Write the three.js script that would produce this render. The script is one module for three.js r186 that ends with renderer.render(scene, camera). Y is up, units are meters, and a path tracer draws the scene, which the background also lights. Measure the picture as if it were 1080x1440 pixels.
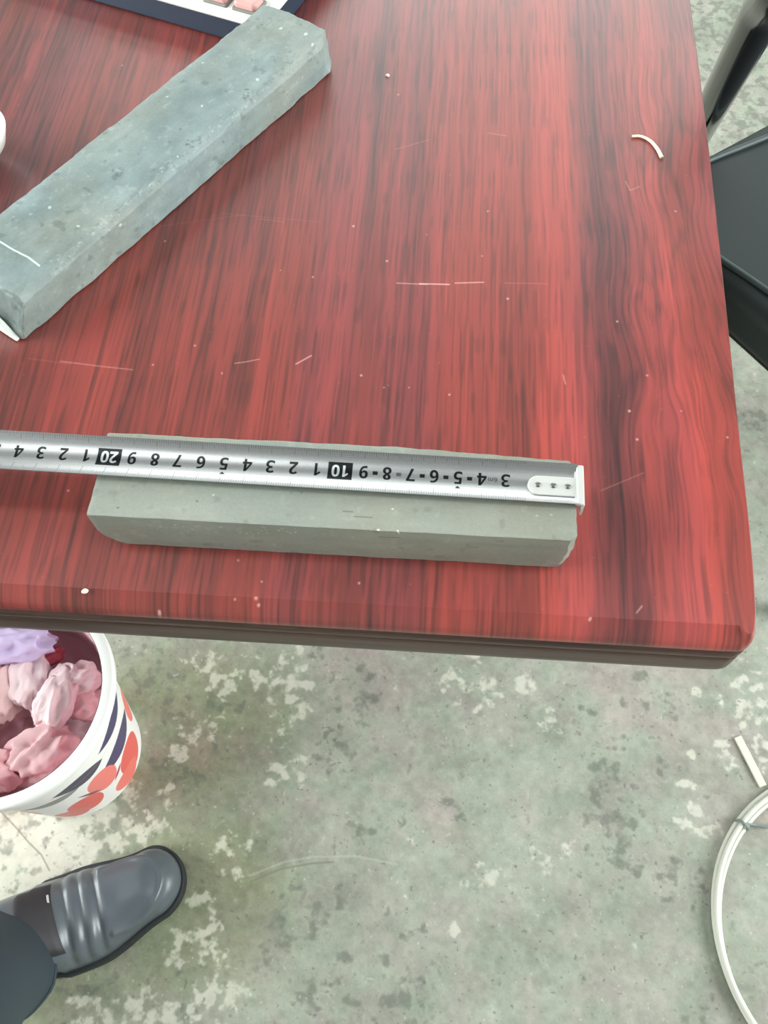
import * as THREE from 'three';
import { RoundedBoxGeometry } from 'three/addons/geometries/RoundedBoxGeometry.js';
import { mergeGeometries, mergeVertices, toCreasedNormals } from 'three/addons/utils/BufferGeometryUtils.js';
import { RectAreaLightUniformsLib } from 'three/addons/lights/RectAreaLightUniformsLib.js';

// ------------------------------------------------------------------ camera, light, exposure
const W = 1080, H = 1440, F = 1250;                       // frame and focal length in pixels
const scene = new THREE.Scene();
scene.background = new THREE.Color(0.75, 0.8, 0.82);
const camera = new THREE.PerspectiveCamera(2 * Math.atan(H / 2 / F) * 180 / Math.PI, W / H, 0.02, 40);
camera.position.set(-0.1429, 1.1018, 0.1346);             // a phone held above the front edge of the table, looking down
const camX = new THREE.Vector3(0.99765, -0.0141, -0.06705), camY = new THREE.Vector3(-0.05246, 0.47237, -0.87984), camZ = new THREE.Vector3(0.04408, 0.88129, 0.47052);
camera.quaternion.setFromRotationMatrix(new THREE.Matrix4().makeBasis(camX, camY, camZ));
camera.updateMatrixWorld();
scene.add(camera);

const renderer = new THREE.WebGLRenderer({ antialias: true });
renderer.toneMapping = THREE.LinearToneMapping;
renderer.toneMappingExposure = 1.05;
renderer.shadowMap.enabled = true;
RectAreaLightUniformsLib.init();

const DAY = new THREE.Color(0.96, 1.0, 0.985);
const WINDOWS = [                                          // frosted daylight windows: centre, width, height, direction they face, radiance
  { at: [0.2, 3.5, -3.46], w: 5.2, h: 1.25, to: [0, 0, 1], power: 0.95 },
  { at: [0.3, 1.95, -3.46], w: 4.0, h: 1.3, to: [0, 0, 1], power: 2.9 },
  { at: [-2.96, 1.7, 0], w: 2.5, h: 2.3, to: [1, 0, 0], power: 9.5 },
  { at: [2.96, 1.8, 0.05], w: 2.3, h: 2.1, to: [-1, 0, 0], power: 9.5 },
];
const FILL_PANELS = [[-1.5, -0.4], [1.5, -0.4]], FILL_POWER = 7.5;   // two unseen ceiling panels added to fill in overhead light: x, z

// ------------------------------------------------------------------ small helpers
const V = (x, y, z) => new THREE.Vector3(x, y, z);
// world point on the horizontal plane y = h under a pixel of the photograph (survey of the place from the picture)
function P(px, py, h) {
  const d = V(0, 0, 0).addScaledVector(camX, px - W / 2).addScaledVector(camY, H / 2 - py).addScaledVector(camZ, -F);
  return camera.position.clone().addScaledVector(d, (h - camera.position.y) / d.y);
}
function rng(seed) { let s = seed >>> 0; return () => { s = (s + 0x6D2B79F5) >>> 0; let t = s; t = Math.imul(t ^ (t >>> 15), t | 1); t ^= t + Math.imul(t ^ (t >>> 7), t | 61); return ((t ^ (t >>> 14)) >>> 0) / 4294967296; }; }
const TAB = (() => { const r = rng(77), a = new Float32Array(65536); for (let i = 0; i < 65536; i++) a[i] = r(); return a; })();
function vn(x, y, seed = 0) {                              // 2-D value noise, 0..1
  const xi = Math.floor(x), yi = Math.floor(y), fx = x - xi, fy = y - yi;
  const u = fx * fx * (3 - 2 * fx), v = fy * fy * (3 - 2 * fy), s = seed * 7919;
  const h = (a, b) => TAB[(Math.imul(a, 374761) + Math.imul(b, 668265) + s + (Math.imul(a ^ (b << 3), 2654435) >>> 9)) & 65535];
  const a = h(xi, yi), b = h(xi + 1, yi), c = h(xi, yi + 1), d = h(xi + 1, yi + 1);
  return a + (b - a) * u + (c - a) * v + (a - b - c + d) * u * v;
}
function fbm(x, y, oct = 4, seed = 0) { let s = 0, a = 0.5, n = 0; for (let i = 0; i < oct; i++) { s += a * vn(x, y, seed + i); n += a; a *= 0.5; x *= 2.03; y *= 2.03; } return s / n; }
function n3(x, y, z, seed = 0) { return (vn(x + 13.1 * seed, y + z * 0.7, seed) + vn(y - 5.3, z + x * 0.6, seed + 3) + vn(z + 9.7, x - y * 0.5, seed + 5)) / 3; }
const clamp = (x, a = 0, b = 1) => Math.min(b, Math.max(a, x));
const sm = (a, b, x) => { const t = clamp((x - a) / (b - a)); return t * t * (3 - 2 * t); };
const mix = (a, b, t) => a + (b - a) * t;

function canvas(w, h) { const c = document.createElement('canvas'); c.width = w; c.height = h; return c; }
function paint(w, h, fn) {                                 // canvas filled texel by texel, fn(x, y) -> [r, g, b] 0..255
  const c = canvas(w, h), g = c.getContext('2d'), im = g.createImageData(w, h), d = im.data;
  for (let y = 0, k = 0; y < h; y++) for (let x = 0; x < w; x++, k += 4) { const q = fn(x, y); d[k] = clamp(q[0], 0, 255); d[k + 1] = clamp(q[1], 0, 255); d[k + 2] = clamp(q[2], 0, 255); d[k + 3] = 255; }
  g.putImageData(im, 0, 0);
  return c;
}
function tex(c, colour = true, wrap = THREE.ClampToEdgeWrapping) {
  const t = new THREE.CanvasTexture(c); t.colorSpace = colour ? THREE.SRGBColorSpace : THREE.NoColorSpace;
  t.wrapS = t.wrapT = wrap; t.magFilter = THREE.LinearFilter; t.anisotropy = 8; return t;
}
const names = {};
function numbered(n) { if (!(n in names)) { names[n] = 0; return n; } names[n]++; return n + '_' + String(names[n]).padStart(3, '0'); }
function mesh(name, geometry, material, parent) {
  const m = new THREE.Mesh(geometry, material); m.castShadow = m.receiveShadow = true;
  m.name = parent ? name : numbered(name);
  (parent || scene).add(m); return m;
}
function thing(name, label, category, at = [0, 0, 0], turn = 0, group) {
  const o = new THREE.Group(); o.name = numbered(name); scene.add(o);
  o.position.set(...at); o.rotation.y = turn; tag(o, label, category, group); return o;
}
function tag(o, label, category, group) { o.userData = { label, category }; if (group) o.userData.group = group; return o; }
function struct(name, geometry, material, parent) { const m = mesh(name, geometry, material, parent); if (!parent) m.userData.kind = 'structure'; return m; }
function box(w, h, d, x = 0, y = 0, z = 0, r = 0) {
  const g = r ? new RoundedBoxGeometry(w, h, d, 3, r) : new THREE.BoxGeometry(w, h, d);
  g.translate(x, y, z); return g;
}
function tube(pts, r, seg = 40, rad = 10, closed = false) { return new THREE.TubeGeometry(new THREE.CatmullRomCurve3(pts, closed), seg, r, rad, closed); }
// tube with round caps
function rod(pts, r, seg = 40, rad = 12) {
  const a = new THREE.SphereGeometry(r, rad, 8), b = a.clone(), n = pts.length;
  a.translate(pts[0].x, pts[0].y, pts[0].z); b.translate(pts[n - 1].x, pts[n - 1].y, pts[n - 1].z);
  return mergeGeometries([tube(pts, r, seg, rad), a, b]);
}
// grid surface: f(i/nu, j/nv) -> [x, y, z]; uv optional
function grid(nu, nv, f, uvf, closeU = false) {
  const pos = [], uv = [], idx = [];
  for (let j = 0; j <= nv; j++) for (let i = 0; i <= nu; i++) { const a = i / nu, b = j / nv; pos.push(...f(a, b)); uv.push(...(uvf ? uvf(a, b) : [a, b])); }
  for (let j = 0; j < nv; j++) for (let i = 0; i < nu; i++) { const k = j * (nu + 1) + i; idx.push(k, k + 1, k + nu + 2, k, k + nu + 2, k + nu + 1); }
  const g = new THREE.BufferGeometry();
  g.setAttribute('position', new THREE.Float32BufferAttribute(pos, 3)); g.setAttribute('uv', new THREE.Float32BufferAttribute(uv, 2)); g.setIndex(idx);
  g.computeVertexNormals();
  if (closeU) { const n = g.attributes.normal; for (let j = 0; j <= nv; j++) { const a = j * (nu + 1), b = a + nu; const v = V(n.getX(a) + n.getX(b), n.getY(a) + n.getY(b), n.getZ(a) + n.getZ(b)).normalize(); n.setXYZ(a, v.x, v.y, v.z); n.setXYZ(b, v.x, v.y, v.z); } }
  return g;
}
const std = (o) => new THREE.MeshStandardMaterial(o);
const phys = (o) => new THREE.MeshPhysicalMaterial(o);
const rgb = (r, g, b) => new THREE.Color().setRGB(r / 255, g / 255, b / 255, THREE.SRGBColorSpace);

// ------------------------------------------------------------------ the room
const TOP = 0.75;                                          // table top
const FX0 = -1.1, FZ0 = -1.75, FS = 2.048;                 // patch of floor that the photograph shows, 1 mm a texel
function floorMaterial() {
  const pale = [], dark = [];
  const add = (list, px, py, r, sx = 1, k = 1, turn = 0) => { const p = P(px, py, 0); list.push({ x: p.x, z: p.z, r, sx, k, c: Math.cos(turn), s: Math.sin(turn) }); };
  // cream paint and plaster patches; strong lower-left ones also paint in light
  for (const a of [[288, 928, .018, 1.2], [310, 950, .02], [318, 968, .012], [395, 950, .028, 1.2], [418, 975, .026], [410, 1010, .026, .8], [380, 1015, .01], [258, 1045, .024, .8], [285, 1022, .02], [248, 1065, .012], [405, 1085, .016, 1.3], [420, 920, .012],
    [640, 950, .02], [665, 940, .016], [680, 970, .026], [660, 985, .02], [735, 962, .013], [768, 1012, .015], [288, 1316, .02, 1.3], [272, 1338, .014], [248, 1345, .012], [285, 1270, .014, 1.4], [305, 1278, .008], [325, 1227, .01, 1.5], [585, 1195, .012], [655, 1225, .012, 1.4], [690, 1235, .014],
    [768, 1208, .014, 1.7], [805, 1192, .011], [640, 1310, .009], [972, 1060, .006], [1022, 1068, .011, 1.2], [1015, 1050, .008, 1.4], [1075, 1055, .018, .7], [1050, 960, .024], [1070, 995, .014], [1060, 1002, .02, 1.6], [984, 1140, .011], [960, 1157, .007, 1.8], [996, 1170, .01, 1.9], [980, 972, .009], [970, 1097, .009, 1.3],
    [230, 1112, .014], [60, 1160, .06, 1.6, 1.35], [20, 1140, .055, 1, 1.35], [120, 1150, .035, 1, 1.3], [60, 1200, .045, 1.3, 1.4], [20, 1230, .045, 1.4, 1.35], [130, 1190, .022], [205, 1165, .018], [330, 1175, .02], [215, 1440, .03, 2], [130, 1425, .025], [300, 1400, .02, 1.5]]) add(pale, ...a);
  // dark green-grey scuffs, spots and specks; broad far-right ones paint in dimmer light
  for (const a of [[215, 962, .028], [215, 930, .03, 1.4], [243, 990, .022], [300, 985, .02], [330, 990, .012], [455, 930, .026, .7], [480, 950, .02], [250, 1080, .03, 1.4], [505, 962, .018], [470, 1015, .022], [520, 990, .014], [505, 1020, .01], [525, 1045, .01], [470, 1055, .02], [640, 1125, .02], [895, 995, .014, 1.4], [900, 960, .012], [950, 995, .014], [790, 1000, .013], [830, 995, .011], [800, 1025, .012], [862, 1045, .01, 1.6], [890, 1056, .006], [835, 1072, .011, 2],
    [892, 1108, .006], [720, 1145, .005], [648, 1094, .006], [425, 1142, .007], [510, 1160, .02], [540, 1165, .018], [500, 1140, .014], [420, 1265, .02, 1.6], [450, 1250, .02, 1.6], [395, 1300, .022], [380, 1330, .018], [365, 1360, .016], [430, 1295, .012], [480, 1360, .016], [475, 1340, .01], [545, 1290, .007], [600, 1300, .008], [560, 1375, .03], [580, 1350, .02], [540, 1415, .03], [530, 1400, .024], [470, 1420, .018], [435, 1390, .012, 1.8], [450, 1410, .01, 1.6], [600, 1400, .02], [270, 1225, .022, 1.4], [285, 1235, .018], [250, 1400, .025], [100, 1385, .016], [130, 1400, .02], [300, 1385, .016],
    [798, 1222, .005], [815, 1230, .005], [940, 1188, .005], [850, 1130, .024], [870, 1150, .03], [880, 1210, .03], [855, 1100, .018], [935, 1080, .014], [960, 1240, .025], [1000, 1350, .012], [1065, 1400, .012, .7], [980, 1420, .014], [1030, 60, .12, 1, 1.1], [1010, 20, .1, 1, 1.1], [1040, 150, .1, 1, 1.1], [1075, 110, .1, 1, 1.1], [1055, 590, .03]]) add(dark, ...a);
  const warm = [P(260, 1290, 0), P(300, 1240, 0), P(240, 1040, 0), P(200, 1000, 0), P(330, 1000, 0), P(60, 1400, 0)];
  const N = 2048, field = new Float32Array(N * N), field2 = new Float32Array(N * N);
  const splat = (list, f) => { for (const p of list) {
    const R = p.r * Math.max(1, p.sx) * 1.9, cx = (p.x - FX0) * 1000, cz = (p.z - FZ0) * 1000;
    for (let y = Math.max(0, Math.floor(cz - R * 1000)); y < Math.min(N, cz + R * 1000); y++) for (let x = Math.max(0, Math.floor(cx - R * 1000)); x < Math.min(N, cx + R * 1000); x++) {
      const dx = (x - cx) / 1000 / p.sx, dz = (y - cz) / 1000, d = Math.sqrt(dx * dx + dz * dz) / p.r;
      const v = p.k * clamp(1.5 - d * 0.8); if (v > f[y * N + x]) f[y * N + x] = v;
    } } };
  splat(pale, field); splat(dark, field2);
  const c = paint(N, N, (x, y) => {
    const X = FX0 + x / 1000, Z = FZ0 + y / 1000;
    const big = fbm(X * 6, Z * 6, 3, 1), mid = fbm(X * 26 + 4, Z * 26, 4, 9), fine = fbm(X * 120, Z * 120, 3, 21), grit = vn(X * 700, Z * 700, 40);
    let v = 0.5 + (big - .5) * .34 + (mid - .5) * .5 + (fine - .5) * .46 + (grit - .5) * .12;
    let r = mix(124, 190, v), g = mix(128, 194, v), b = mix(116, 180, v);
    const hue = fbm(X * 40 + 17, Z * 40, 3, 37) - .5; r += 12 * hue; b += 6 * hue; g -= 4 * hue;
    const pink = sm(.56, .75, fbm(X * 9 + 31, Z * 9, 3, 33)); r += 7 * pink; g -= 2 * pink; b += 2 * pink;
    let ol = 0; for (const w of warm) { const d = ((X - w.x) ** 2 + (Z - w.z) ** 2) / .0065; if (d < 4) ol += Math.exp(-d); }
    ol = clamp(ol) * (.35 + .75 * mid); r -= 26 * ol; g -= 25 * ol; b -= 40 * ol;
    const rag = fbm(X * 75 + 2, Z * 75, 4, 51);
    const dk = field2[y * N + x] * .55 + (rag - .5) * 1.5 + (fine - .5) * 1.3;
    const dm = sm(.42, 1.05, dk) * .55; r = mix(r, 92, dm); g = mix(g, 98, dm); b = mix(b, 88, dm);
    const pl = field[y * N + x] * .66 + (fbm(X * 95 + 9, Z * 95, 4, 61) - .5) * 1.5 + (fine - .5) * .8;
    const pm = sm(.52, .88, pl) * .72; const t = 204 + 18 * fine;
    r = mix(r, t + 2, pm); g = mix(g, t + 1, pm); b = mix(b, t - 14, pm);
    const sp = fbm(X * 260, Z * 260, 2, 71); if (sp > .8) { const q = sm(.8, .9, sp) * .5; r = mix(r, 92, q); g = mix(g, 94, q); b = mix(b, 86, q); }
    if (sp < .17) { const q = sm(.17, .08, sp) * .5; r = mix(r, 218, q); g = mix(g, 218, q); b = mix(b, 204, q); }
    return [r, g, b];
  });
  // fine cracks, as they run in the photograph
  const g = c.getContext('2d'), L = (pts, w, col) => { g.strokeStyle = col; g.lineWidth = w; g.beginPath(); pts.forEach((p, i) => { const q = P(p[0], p[1], 0); g[i ? 'lineTo' : 'moveTo']((q.x - FX0) * 1000, (q.z - FZ0) * 1000); }); g.stroke(); };
  L([[0, 1140], [22, 1163], [40, 1184], [58, 1202], [70, 1225]], 1.6, 'rgba(96,92,84,.55)');
  L([[350, 1232], [400, 1212], [440, 1205], [500, 1204], [560, 1216]], 2.4, 'rgba(210,210,196,.28)');
  L([[352, 1240], [395, 1222], [440, 1214], [470, 1212]], 2, 'rgba(104,112,96,.5)');
  const bump = paint(1024, 1024, (x, y) => { const X = x * .002, Z = y * .002; const v = 120 + 60 * (fbm(X * 90, Z * 90, 3, 5) - .5) + 60 * (vn(X * 400, Z * 400, 8) - .5); return [v, v, v]; });
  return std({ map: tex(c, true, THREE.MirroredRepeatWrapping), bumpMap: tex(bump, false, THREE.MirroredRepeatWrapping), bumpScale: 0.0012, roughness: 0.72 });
}
const RX = 3, RZ0 = -3.5, RZ1 = 2.6, RH = 4.5, TH = 0.15;
{
  const fl = box(2 * RX + 2 * TH, 0.12, RZ1 - RZ0 + 2 * TH, 0, -0.06, (RZ0 + RZ1) / 2), p = fl.attributes.position, u = fl.attributes.uv;
  for (let i = 0; i < p.count; i++) u.setXY(i, (p.getX(i) - FX0) / FS, 1 - (p.getZ(i) - FZ0) / FS);
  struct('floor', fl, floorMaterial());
  const wallM = std({ color: rgb(128, 128, 122), roughness: .9 }), ceilM = std({ color: rgb(62, 64, 63), roughness: .95 }), frameM = std({ color: rgb(96, 100, 100), roughness: .6 });
  struct('ceiling', box(2 * RX + 2 * TH, .12, RZ1 - RZ0 + 2 * TH, 0, RH + .06, (RZ0 + RZ1) / 2), ceilM);
  // a wall with rectangular openings, built from blocks: along = length axis
  const wall = (name, axis, at, a0, a1, holes) => {
    const ys = [...new Set([0, RH, ...holes.flatMap((h) => [h[2], h[3]])])].sort((a, b) => a - b), parts = [];
    for (let i = 0; i + 1 < ys.length; i++) {
      const y0 = ys[i], y1 = ys[i + 1], open = holes.filter((h) => h[2] < y1 - 1e-6 && h[3] > y0 + 1e-6).sort((a, b) => a[0] - b[0]);
      let s = a0; const run = (e) => { if (e > s + 1e-6) parts.push(axis === 'x' ? box(e - s, y1 - y0, TH, (s + e) / 2, (y0 + y1) / 2, at) : box(TH, y1 - y0, e - s, at, (y0 + y1) / 2, (s + e) / 2)); };
      for (const h of open) { run(h[0]); s = h[1]; } run(a1);
    }
    struct(name, mergeGeometries(parts), wallM);
  };
  const holes = WINDOWS.map((w) => { const c = w.to[0] ? w.at[2] : w.at[0]; return [c - w.w / 2, c + w.w / 2, w.at[1] - w.h / 2, w.at[1] + w.h / 2]; });
  wall('wall_far', 'x', RZ0 - TH / 2, -RX - TH, RX + TH, [holes[0], holes[1]]);
  wall('wall_left', 'z', -RX - TH / 2, RZ0, RZ1, [holes[2]]);
  wall('wall_right', 'z', RX + TH / 2, RZ0, RZ1, [holes[3]]);
  wall('wall_near', 'x', RZ1 + TH / 2, -RX - TH, RX + TH, []);
  WINDOWS.forEach((w, i) => {
    const g = new THREE.Group(); g.name = 'window_' + (i + 1); g.userData.kind = 'structure'; scene.add(g);
    const side = w.to[0] !== 0, out = V(...w.to).negate();
    g.position.set(side ? Math.sign(w.at[0]) * (RX + TH / 2) : w.at[0], w.at[1], side ? w.at[2] : RZ0 - TH / 2);
    if (side) g.rotation.y = w.to[0] > 0 ? Math.PI / 2 : -Math.PI / 2;
    const t = .06, n = 4, bars = [box(w.w, t, .1, 0, w.h / 2 - t / 2, 0), box(w.w, t, .1, 0, -w.h / 2 + t / 2, 0)];
    for (let k = 0; k <= n; k++) bars.push(box(t, w.h - 2 * t, .08, -w.w / 2 + t / 2 + (w.w - t) * k / n, 0, 0));
    mesh('window_frame', mergeGeometries(bars), frameM, g);
    mesh('window_pane', box(w.w - t, w.h - t, .01, 0, 0, -.02), std({ color: rgb(230, 234, 232), roughness: .6, emissive: DAY, emissiveIntensity: w.power * .25 }), g);
    const l = new THREE.RectAreaLight(DAY, w.power, w.w, w.h);
    l.position.set(w.at[0], w.at[1], w.at[2]).addScaledVector(out, -.08); l.lookAt(V(...w.at).addScaledVector(out, -2)); l.name = 'window_daylight';
    l.castShadow = true; scene.add(l);
  });
  FILL_PANELS.forEach(([x, z], i) => {
    const o = thing('added_ceiling_panel', ['left', 'right'][i] + ' unseen white ceiling panel of the pair added to fill the light', 'fill_lamp', [x, RH - .07, z]);
    mesh('housing', box(1.5, .07, .62, 0, .035, 0, .01), frameM, o);
    mesh('diffuser', box(1.42, .012, .54, 0, -.004, 0), std({ color: rgb(235, 238, 236), roughness: .5, emissive: DAY, emissiveIntensity: FILL_POWER * .25 }), o);
    const l = new THREE.RectAreaLight(DAY, FILL_POWER, 1.42, .54); l.position.set(x, RH - .095, z); l.lookAt(x, 0, z); l.castShadow = true; l.name = 'fill_light'; scene.add(l);
  });
}

// ------------------------------------------------------------------ table
function woodCanvas() {
  const N = 2048, X0 = -.98, Z0 = -.98, S = 1 / N;
  const c = paint(N, N, (x, y) => {
    const X = X0 + x * S, Z = Z0 + y * S;
    // the figure runs along z; it wanders more beside the right edge, where a cathedral with a knot shows
    const wild = sm(-.085, -.02, X) * sm(-.42, -.28, Z) * (1 - sm(-.10, -.03, Z));
    let gx = X + .004 * (fbm(X * 8, Z * 4, 2, 3) - .5) + .03 * wild * (fbm(X * 22 + 3, Z * 11, 3, 12) - .5);
    gx += .0016 * (fbm(X * 60, Z * 14, 2, 17) - .5);
    const broad = vn(gx * 26 + 7.3, Z * 1.1, 2), band = fbm(gx * 110, Z * 3, 3, 6), line = fbm(gx * 480, Z * 11, 3, 14), pore = vn(gx * 1100, Z * 34, 25), pore2 = vn(gx * 800 + 5, Z * 60, 29);
    let v = .5 + (broad - .5) * .36 + (band - .5) * .36 + (line - .5) * .44;
    v += .34 * Math.exp(-(((gx + .079) / .013) ** 4)) * (.65 + .5 * sm(-.2, -.1, Z));           // red stripe
    v -= .2 * Math.exp(-(((gx + .056 - .03 * (Z + .12)) / .008) ** 2)) * sm(-.35, -.2, Z);     // dark vein beside it
    v -= .16 * Math.exp(-(((gx + .115) / .02) ** 2)); v -= .2 * Math.exp(-(((gx + .183) / .0025) ** 2)) * sm(-.1, -.2, Z);
    v -= .20 * sm(-.19, -.33, gx); v += .34 * sm(-.055, -.038, gx) * (1 - .5 * sm(-.02, -.005, gx)) * (.35 + .65 * sm(-.3, -.16, Z + .06 * (vn(gx * 300, Z * 8, 91) - .5)));
    v += .06; v -= .24 * sm(.5, .85, pore) + .16 * sm(.66, .9, pore2);
    if (wild > .05) { const k = Math.abs(((fbm(X * 34 + 1, Z * 12, 2, 44) * 4.2 + .8 * (line - .5)) % 1) - .5); v -= wild * .20 * sm(.3, .0, k); }
    v = clamp(v, -.1, 1.1);
    const purple = sm(.45, .8, fbm(gx * 40 + 9, Z * 1.6, 2, 81));
    return [mix(88, 184, v) - 7 * purple, mix(46, 76, v), mix(42, 68, v) + 5 * purple];
  });
  // scratches, scuffs and specks of dust that the photograph shows on the lacquer
  const g = c.getContext('2d'), q = (px, py) => { const p = P(px, py, TOP); return [(p.x - X0) / S, (p.z - Z0) / S]; };
  const L = (pts, w, col) => { g.strokeStyle = col; g.lineWidth = w * .62; g.lineCap = 'round'; g.beginPath(); pts.forEach((p, i) => g[i ? 'lineTo' : 'moveTo'](...q(...p))); g.stroke(); };
  L([[558, 398], [600, 400]], 1.7, 'rgba(236,196,192,.75)'); L([[590, 399], [632, 400]], 2.2, 'rgba(244,212,208,.85)'); L([[640, 398], [680, 397]], 2, 'rgba(236,196,192,.75)'); L([[710, 398], [770, 399]], 1.4, 'rgba(210,140,132,.45)');
  L([[40, 504], [100, 512]], 1.2, 'rgba(200,140,130,.35)'); L([[85, 508], [140, 515], [187, 520]], 1.5, 'rgba(220,170,160,.6)'); L([[416, 512], [438, 500]], 2, 'rgba(232,190,180,.8)'); L([[330, 511], [345, 509], [365, 505]], 1.6, 'rgba(230,190,180,.65)');
  L([[556, 210], [605, 196]], 1.6, 'rgba(196,140,132,.45)'); L([[686, 187], [712, 191]], 2.4, 'rgba(200,150,142,.4)'); L([[845, 690], [905, 665]], 1.6, 'rgba(214,150,140,.45)'); L([[365, 308], [400, 312]], 1.3, 'rgba(190,120,112,.5)'); L([[895, 862], [903, 852]], 1.8, 'rgba(225,180,170,.7)');
  L([[225, 318], [345, 302]], 1.1, 'rgba(190,110,104,.4)'); L([[310, 300], [450, 312]], 1.1, 'rgba(190,110,104,.35)'); L([[792, 527], [795, 540]], 1.6, 'rgba(236,180,168,.7)'); L([[880, 255], [886, 268], [900, 262]], 1.5, 'rgba(226,170,158,.6)');
  const r = rng(5); const dot = (px, py, rad, a) => { const [x, y] = q(px, py); g.fillStyle = `rgba(235,205,196,${a})`; g.beginPath(); g.ellipse(x, y, rad, rad * (.6 + r() * .5), r() * 3, 0, 7); g.fill(); };
  for (const d of [[497, 318, 2.2], [560, 133, 2], [686, 297, 1.9], [678, 360, 1.4], [714, 420, 2], [544, 367, 2], [508, 528, 2], [440, 390, 1.4], [868, 452, 1.8], [885, 578, 2.2], [958, 578, 1.5], [896, 618, 2], [910, 528, 2], [1023, 615, 1.8], [950, 297, 2], [274, 486, 1.6], [215, 513, 1.6], [312, 525, 1.7], [540, 545, 1.4], [575, 545, 1.2], [632, 555, 1.8], [96, 690, 1.8], [220, 855, 2.6], [225, 861, 1.8], [360, 841, 2.4], [363, 849, 2], [330, 842, 1.6], [368, 818, 1.6], [335, 788, 1.4], [505, 820, 1.6], [232, 339, 1.8], [395, 380, 1.3], [440, 389, 1.4], [172, 92, 1.5], [600, 330, 1.2], [830, 870, 2.6]]) dot(d[0], d[1], d[2] * .72, .62);
  for (let i = 0; i < 200; i++) dot(r() * 1080, r() * 860, .4 + r() * .4, .15 + r() * .2);
  return c;
}
const table = thing('table', 'red-brown wood-grain table with a grooved dark edge and small scratches', 'table', [0, 0, 0]);
{
  const map = tex(woodCanvas(), true, THREE.MirroredRepeatWrapping);
  const woodM = phys({ map, roughness: .36, specularIntensity: 1, clearcoat: .55, clearcoatRoughness: .26 });
  const bandC = paint(512, 128, (x, y) => { const l = fbm(x * .02, y * .5, 3, 3), v = .5 + (l - .5) * .8 + (vn(x * .3, y * 1.7, 9) - .5) * .25; return [mix(52, 104, v), mix(38, 78, v), mix(34, 68, v)]; });
  const bandM = std({ map: tex(bandC, true, THREE.RepeatWrapping), roughness: .38 });
  // outline, counter-clockwise seen from above: front edge on z = 0, right edge bowed slightly outward to the far end
  const right = [[0, 0], [.0031, -.042], [.0051, -.109], [.0078, -.187], [.0115, -.315], [.0135, -.4385], [.015, -.56], [.0155, -.7]];
  const shape = []; const R = .009;
  shape.push([-1.25, 0]);
  for (let k = 0; k <= 40; k++) shape.push([mix(-1.2, -R - .004, k / 40), 0]);
  for (let k = 1; k < 8; k++) { const a = Math.PI / 2 * (1 - k / 8); shape.push([-R + Math.cos(a) * R, -R + Math.sin(a) * R]); }
  const cr = new THREE.CatmullRomCurve3(right.map((p) => V(p[0], 0, p[1])));
  for (let k = 1; k <= 40; k++) { const p = cr.getPoint(k / 40); if (p.z < -R - .002) shape.push([p.x, p.z]); }
  for (let k = 1; k <= 20; k++) shape.push([mix(.0155, -1.25, k / 20), -.7]);
  const n = shape.length, norm = shape.map((p, i) => { const a = shape[(i + n - 1) % n], b = shape[(i + 1) % n]; let nx = -(b[1] - a[1]), nz = b[0] - a[0]; const l = Math.hypot(nx, nz); return [nx / l, nz / l]; });
  let cx = 0, cz = 0; shape.forEach((p) => { cx += p[0] / n; cz += p[1] / n; });
  const sgn = Math.sign(norm.reduce((s, m, i) => s + m[0] * (shape[i][0] - cx) + m[1] * (shape[i][1] - cz), 0));
  const per = [0]; for (let i = 1; i <= n; i++) { const a = shape[i - 1], b = shape[i % n]; per.push(per[i - 1] + Math.hypot(b[0] - a[0], b[1] - a[1])); }
  const kb = norm.map((m) => mix(1, .3, sm(.3, .8, Math.abs(m[0]))));
  const at = (i, o0) => { const o = o0 * kb[i % n]; return [shape[i % n][0] + sgn * norm[i % n][0] * o, shape[i % n][1] + sgn * norm[i % n][1] * o]; };
  const loft = (profile, uvWood) => grid(n, profile.length - 1, (a, b) => { const i = Math.round(a * n), pr = profile[Math.round(b * (profile.length - 1))], q = at(i, pr[0]); return [q[0], pr[1], q[1]]; },
    (a, b) => { const i = Math.round(a * n), k = Math.round(b * (profile.length - 1)), pr = profile[k]; if (uvWood) { const q = at(i, pr[0]); return [(q[0] + .98), 1 - (q[1] + .98)]; } return [per[i] * 2.2, (TOP - pr[1]) / .05]; });
  const cap = (o, y, up) => { const s = new THREE.Shape(shape.map((_, i) => { const q = at(i, o); return new THREE.Vector2(q[0], -q[1]); })); const g = new THREE.ShapeGeometry(s); g.rotateX(-Math.PI / 2); g.translate(0, y, 0); const p = g.attributes.position, u = g.attributes.uv; for (let i = 0; i < p.count; i++) u.setXY(i, p.getX(i) + .98, 1 - (p.getZ(i) + .98)); if (!up) { const ix = g.index.array; for (let i = 0; i < ix.length; i += 3) { const t = ix[i]; ix[i] = ix[i + 1]; ix[i + 1] = t; } g.computeVertexNormals(); } return g; };
  const topProf = [[-.0085, TOP], [-.0080, TOP - .0002], [-.0074, TOP - .0007], [-.0045, TOP - .0024], [-.0018, TOP - .0046], [-.0004, TOP - .0068], [0, TOP - .009], [-.0006, TOP - .0108], [-.0016, TOP - .0116]];
  const bandProf = [[-.0016, TOP - .0116], [-.0030, TOP - .0124], [-.0030, TOP - .0136], [-.0008, TOP - .0146], [-.0002, TOP - .0165], [-.0006, TOP - .0188], [-.0022, TOP - .0196], [-.0024, TOP - .0208], [-.0010, TOP - .0218], [-.0006, TOP - .0250], [-.0008, TOP - .0330], [-.0014, TOP - .0372], [-.0030, TOP - .0386]];
  mesh('tabletop', mergeGeometries([cap(-.0085, TOP, true).toNonIndexed(), loft(topProf, true).toNonIndexed()]), woodM, table);
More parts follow.
